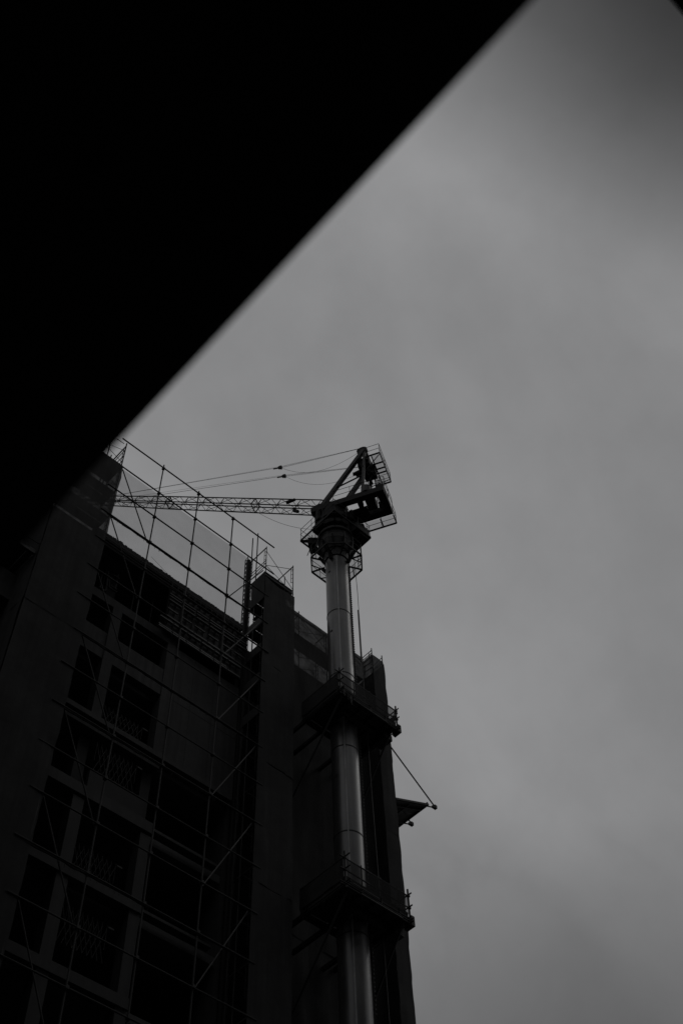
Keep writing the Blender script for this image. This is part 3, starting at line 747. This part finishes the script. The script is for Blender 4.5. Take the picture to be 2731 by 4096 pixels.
# service platform at the head
PZ = 56.3
pf = MB()
for p, q in ((W(1.97, -.6, PZ), W(2.86, -.6, PZ)), (W(2.86, -.6, PZ), W(2.86, 1.36, PZ)), (W(2.86, 1.36, PZ), W(2.0, 1.36, PZ)), (W(2.0, 1.36, PZ), W(2.35, .0, PZ)),
             (W(2.0, .35, PZ), W(2.86, .35, PZ)), (W(2.0, .62, PZ), W(2.86, .62, PZ)), (W(2.1, 0, PZ), W(2.86, 0, PZ)), (W(2.38, -.6, PZ), W(2.38, 1.36, PZ))):
    pf.beam(p, q, .055, .09)
pf = pf.build('head_platform', M['crane'], c)
MB().add([W(2.38, -.6, PZ+.05), W(2.86, -.6, PZ+.05), W(2.86, 1.36, PZ+.05), W(2.38, 1.36, PZ+.05)], [(0,1,2,3)]).build('grating', M['mesh'], pf)
MB().add([W(2.02, .62, PZ+.051), W(2.379, .62, PZ+.051), W(2.379, 1.36, PZ+.051), W(2.02, 1.36, PZ+.051)], [(0,1,2,3)]).build('grating', M['mesh'], pf)
rails(pf, [W(2.05, -.6, PZ), W(2.86, -.6, PZ), W(2.86, 1.36, PZ), W(2.0, 1.36, PZ)], .95, step=.9)
rod(c, 'platform_strut', W(2.8, -.5, PZ), W(2.05, -.5, PZ-1.1), .025, M['crane'])
rod(c, 'platform_strut', W(2.8, 1.2, PZ), W(2.0, .5, PZ-1.3), .025, M['crane'])
rod(c, 'ladder_rail', W(2.15, .75, DZ+.4), W(2.12, .75, PZ), .018, M['crane'])
rod(c, 'ladder_rail', W(2.4, .8, DZ+.4), W(2.36, .8, PZ), .018, M['crane'])
for i in range(13): rod(c, 'rung', W(2.15, .75, DZ+.6+.28*i), W(2.39, .8, DZ+.6+.28*i), .011, M['crane'])

# machinery round the turntable
for a_, r0_ in ((150, .95), (170, 1.02), (285, 1.0), (310, .95), (335, 1.05)):
    a_ = math.radians(a_); p = Vector((MX+r0_*math.cos(a_), MY+r0_*math.sin(a_), 51.35))
    MB().beam(p, p+Vector((0, 0, .75)), .2, .16, (math.cos(a_), math.sin(a_), 0)).build('support_bracket', M['crane'], c)
for i in range(9):
    a_ = random.uniform(2.4, 5.9); p = Vector((MX+.8*math.cos(a_), MY+.8*math.sin(a_), 50.5+.3*random.random()))
    q = p+Vector((random.uniform(-.2, .2), random.uniform(-.2, .2), .5+.6*random.random())); rod(c, 'hose', p, q, .018, M['rope'])

# jib
PH = math.radians(31)
JD = -E1*math.cos(PH)+Vector((0, 0, math.sin(PH))); JN = Vector((0, 0, math.cos(PH)))+E1*math.sin(PH)
J0 = W(.65, 0, 52.85)
def half(Lx):
    ks = [(0, .12, .10), (1.6, .31, .27), (5.8, .30, .245), (12.4, .27, .235), (18, .20, .18), (24.5, .10, .09)]
    for (a, b1, h1), (a2_, b2, h2) in zip(ks, ks[1:]):
        if Lx <= a2_: f_ = (Lx-a)/(a2_-a); return b1+(b2-b1)*f_, h1+(h2-h1)*f_
    return ks[-1][1:]
def JP(Lx, sb, sh): b1, h1 = half(Lx); return J0+JD*Lx+E2*(b1*sb)+JN*(h1*sh)
st = [0, 1.6]+[1.6+.66*i for i in range(1, 35)]
for sb in (-1, 1):
    for sh in (-1, 1):
        b_ = MB().path([JP(x, sb, sh) for x in (0, 1.6, 5.8, 12.4, 18, 24.0)], .034, 8)
        b_.build('jib_chord', M['crane'], c)
for i, (a, e) in enumerate(zip(st[1:], st[2:])):
    s_ = 1 if i % 2 else -1
    for sb in (-1, 1): rod(c, 'lattice_bar', JP(a, sb, s_), JP(e, sb, -s_), .015, M['crane'])
    for sh in (-1, 1): rod(c, 'lattice_bar', JP(a, s_, sh), JP(e, -s_, sh), .015, M['crane'])
    if i % 2 == 0:
        for sb in (-1, 1): rod(c, 'lattice_post', JP(a, sb, 1), JP(a, sb, -1), .013, M['crane'])
for x in (6.0, 12.3, 18.2):
    for sb in (-1, 1):
        MB().beam(JP(x, sb, -1.05), JP(x, sb, 1.05), .035, .05, E2).build('joint_plate', M['crane'], c)
        MB().beam(JP(x, -1.05, sb), JP(x, 1.05, sb), .035, .05, E2).build('joint_plate', M['crane'], c)
MB().beam(JP(3.3, -1, 1), JP(3.7, -1, -.3), .08, .14, E2).build('jib_stop', M['crane'], c)
MB().beam(JP(3.0, .4, -.9), JP(3.4, .5, -.4), .15, .12, E2).build('jib_lamp', M['crane'], c)
# pendants and ropes
tipx = 17.0
for sgn in (-1, 1):
    blk = W(-2.95, .3*sgn, 58.62)
    rod(c, 'pendant_bar', blk, JP(tipx, sgn, 1), .011, M['rope'])
    rod(c, 'pendant_rope', blk+Vector((0, 0, .1)), JP(tipx+.6, sgn*.6, 1), .006, M['rope'])
    bm_ = MB().tube(blk+E1*-.02+E2*-.05, blk+E1*-.02+E2*.05, .13, 14); bm_.beam(blk-E1*.12, blk-E1*.42+Vector((0, 0, .08)), .05, .08)
    bm_.beam(blk+E1*.05, blk+E1*.06-Vector((0, 0, .22)), .07, .08); bm_.build('sheave_block', M['crane'], c)
    for q in (-.12, -.04, .05, .14):
        rod(c, 'luffing_rope', blk+Vector((0, 0, q*.7)), W(1.9, .6*sgn+q*.8, AT+.25+q*1.6), .005, M['rope'])
    # slack safety line
    e = W(1.7, .6*sgn, AT-.1); pts = []
    for i in range(25):
        f_ = i/24; p = blk.lerp(e, f_)+Vector((0, 0, -1.15*4*f_*(1-f_)*(1.15-.3*f_))); pts.append(p)
    MB().path(pts, .008, 5).build('slack_line', M['rope'], c)
pts = []
for i in range(17):
    f_ = i/16; p = JP(6.0, .2, -1.1).lerp(W(-.9, .4, 52.3), f_)+Vector((0, 0, -.55*4*f_*(1-f_))); pts.append(p)
MB().path(pts, .01, 5).build('slack_line', M['rope'], c)
pts = [JP(13, .5, -1).lerp(JP(6.1, .5, -1), i/12)+Vector((0, 0, -.2*4*(i/12)*(1-i/12))) for i in range(13)]
MB().path(pts, .009, 5).build('slack_line', M['rope'], c)

# hanging power cable
t = thing('power_cable', (24.3, 23.28, 20), 'thin cable with a thick sheathed middle hanging beside the mast', 'cable')
cx_, cy_ = 24.28, 23.22
MB().path([Vector((cx_-.2, cy_+.1, 51)), Vector((cx_-.05, cy_+.02, 48.5)), Vector((cx_, cy_, 46)), Vector((cx_, cy_, 40)), Vector((cx_+.03, cy_-.02, 33)), Vector((cx_+.09, cy_-.05, 26)), Vector((cx_+.12, cy_-.05, 15))], .014, 6).build('cable', M['rope'], t)
MB().tube((cx_-.05, cy_-.01, 41.0), (cx_-.07, cy_-.03, 44.6), .035, 8).build('sheath', M['rope'], t)
MB().tube((cx_+.02, cy_+.02, 41.0), (cx_+.02, cy_+.02, 44.5), .02, 8).build('sheath', M['rope'], t)

# ------------------------------------------------------------------ collar platforms round the mast
def collar(zb, lab, seed, messy, x0, x1):
    random.seed(seed)
    y0, y1, yw = 22.43, 24.62, 26.05
    p = thing('mast_platform', (MX, MY, zb), lab, 'platform', 'work platforms clamped round the mast')
    hx0, hx1, hy0, hy1 = MX-.62, MX+.62, MY-.62, MY+.62
    n = 0
    # deck boards run along x in front and behind, along y at the sides
    yb = y0+.05
    while yb < hy0-.2: block(p, 'deck_board', (x0+.05, yb, zb+.22), (x1-.05, yb+.23, zb+.26), M['board']); yb += .24
    yb = hy1
    while yb < y1-.2: block(p, 'deck_board', (x0+.05, yb, zb+.22), (x1-.05, yb+.23, zb+.26), M['board']); yb += .24
    block(p, 'deck_board', (x0+.05, yb-.0-(yb-hy1)-(hy1-hy0)-.0, zb+.22), (hx0, hy1-.01, zb+.26), M['board'])
    block(p, 'deck_board', (hx1, hy0+.02, zb+.22), (x1-.05, hy1-.01, zb+.26), M['board'])
    for y in (hy0-.08, hy1+.08): block(p, 'girder', (x0, y-.07, zb), (x1, y+.07, zb+.21), M['rust'])
    for x in (x0+.06, x1-.06): block(p, 'girder', (x-.05, y0, zb+.03), (x+.05, yw, zb+.215), M['rust'])
    for x in (hx0-.07, hx1+.07): block(p, 'girder', (x-.06, hy0-.0, zb-.16), (x+.06, yw, zb-.005), M['rust'])
    block(p, 'girder', (hx0-.2, hy0-.14, zb-.17), (hx1+.2, hy0-.02, zb-.004), M['rust'])
    for x in (22.75, 23.4, 24.0, 24.7): block(p, 'joist', (x-.025, y0, zb+.08), (x+.025, hy0-.16, zb+.21), M['rust'])
    # collar box guiding the mast
    for a, e in (((hx0, hy0, zb+.27), (hx1, hy0+.06, zb+.6)), ((hx0, hy1-.06, zb+.27), (hx1, hy1, zb+.6)), ((hx0, hy0+.061, zb+.27), (hx0+.06, hy1-.061, zb+.6)), ((hx1-.06, hy0+.061, zb+.27), (hx1, hy1-.061, zb+.6))):
        block(p, 'guide_box', a, e, M['rust'])
    # fascia rails and tubes
    block(p, 'toe_board', (x0, y0-.03, zb+.20), (x1, y0, zb+.42), M['board'])
    block(p, 'toe_board', (x0-.03, y0, zb+.20), (x0, y1, zb+.42), M['board'])
    block(p, 'toe_board', (x1+.0, y0, zb+.20), (x1+.03, y1, zb+.42), M['board'])
    zt = zb+1.12
    for z, m_ in ((zt, 'rust'), (zb+.62, 'rust'), (zb+.08, 'steel'), (zb-.02, 'steel')):
        rod(p, 'rail', (x0-.28, y0-.05, z), (x1+.12, y0-.05, z), .026, M[m_])
        rod(p, 'rail', (x0-.05, y0-.30, z+.05), (x0-.05, y1, z+.05), .026, M[m_])
        rod(p, 'rail', (x1+.06, y0-.2, z+.05), (x1+.06, y1, z+.05), .026, M[m_])
    for k_, y in enumerate((y0-.09,)):
        rod(p, 'pipe', (x0+.6, y, zb-.04), (x0+2.5, y, zb-.04), .03, M['steel_light'])
        rod(p, 'pipe', (x0+.2, y-.03, zb+.16), (x0+1.4, y-.03, zb+.16), .02, M['steel_light'])
    for x in (x0-.05, x0+.72, x0+1.6, x0+2.45, x1+.05): rod(p, 'post', (x, y0-.04, zb-.05), (x, y0-.04, zt+.1), .022, M['steel'])
    for y in (y0+1.0, y1-.1): rod(p, 'post', (x0-.04, y, zb-.05), (x0-.04, y, zt+.1), .022, M['steel'])
    for (x, y) in ((x0-.05, y0-.05), (x1+.05, y0-.05)):
        rod(p, 'corner_post', (x, y, zb-.1), (x, y, zt+.28), .035, M['rust'])
        for z in (zb+.05, zb+.62, zt):
            block(p, 'coupler', (x-.05, y-.05, z-.03), (x+.05, y+.05, z+.03), M['steel'])
    net(p, 'rail_net', Vector((x0, y0-.075, zb)), (1, 0, 0), x1-x0, zb+.3, zt, (0, -1, 0), M['rail_net'], amp=.03, seed=seed, edge=.0, zref=zb, pitch=1.5)
    net(p, 'rail_net', Vector((x0-.075, y1, zb)), (0, -1, 0), y1-y0, zb+.3, zt, (-1, 0, 0), M['net_thick'], amp=.03, seed=seed+2, edge=.0, zref=zb, pitch=1.5)
    # struts down to the building
    rod(p, 'strut', (x0+.15, y0+.1, zb-.02), (x0-.05, yw, zb-4.6), .04, M['rust'])
    rod(p, 'strut', (x1-.15, y0+.1, zb-.02), (x1-.1, yw, zb-4.6), .04, M['rust'])
    # clamps and debris at the outer right end
    for i in range(13 if messy else 4):
        y = y0-.1+random.random()*.5; z = zb-.15+random.random()*(1.35 if messy else .6)
        x = x1+.02+random.random()*.14
        block(p, 'clamp', (x, y, z), (x+.05+.08*random.random(), y+.1+.1*random.random(), z+.05+.1*random.random()), M['rust'])
    block(p, 'end_box', (x1+.05, y0-.12, zb-.1), (x1+.2, y0+.25, zb+.3), M['rust'])
    block(p, 'ballast_box', (x1-.3, y0+.35, zb-.28), (x1+.12, y0+1.0, zb-.0), M['rust'])
    if messy:
        for i in range(7):
            x = x0+.1+random.random()*.5
            rod(p, 'tie_rope', (x, y0-.1, zb+.2), (x+random.uniform(-.1, .1), y0-.12, zb-.1-.35*random.random()), .008, M['rope'])
        for i in range(5):
            rod(p, 'tie_rope', (x1+.1, y0+.1*i, zt), (x1+.12, y0+.12*i+.15, zb+.4), .012, M['rope'])
collar(36.80, 'upper work platform clamped round the crane mast, clamps and ropes bunched at its right end', 31, True, 22.1, 25.15)
collar(27.32, 'lower work platform clamped round the crane mast, near the bottom of the view', 47, False, 21.98, 24.85)
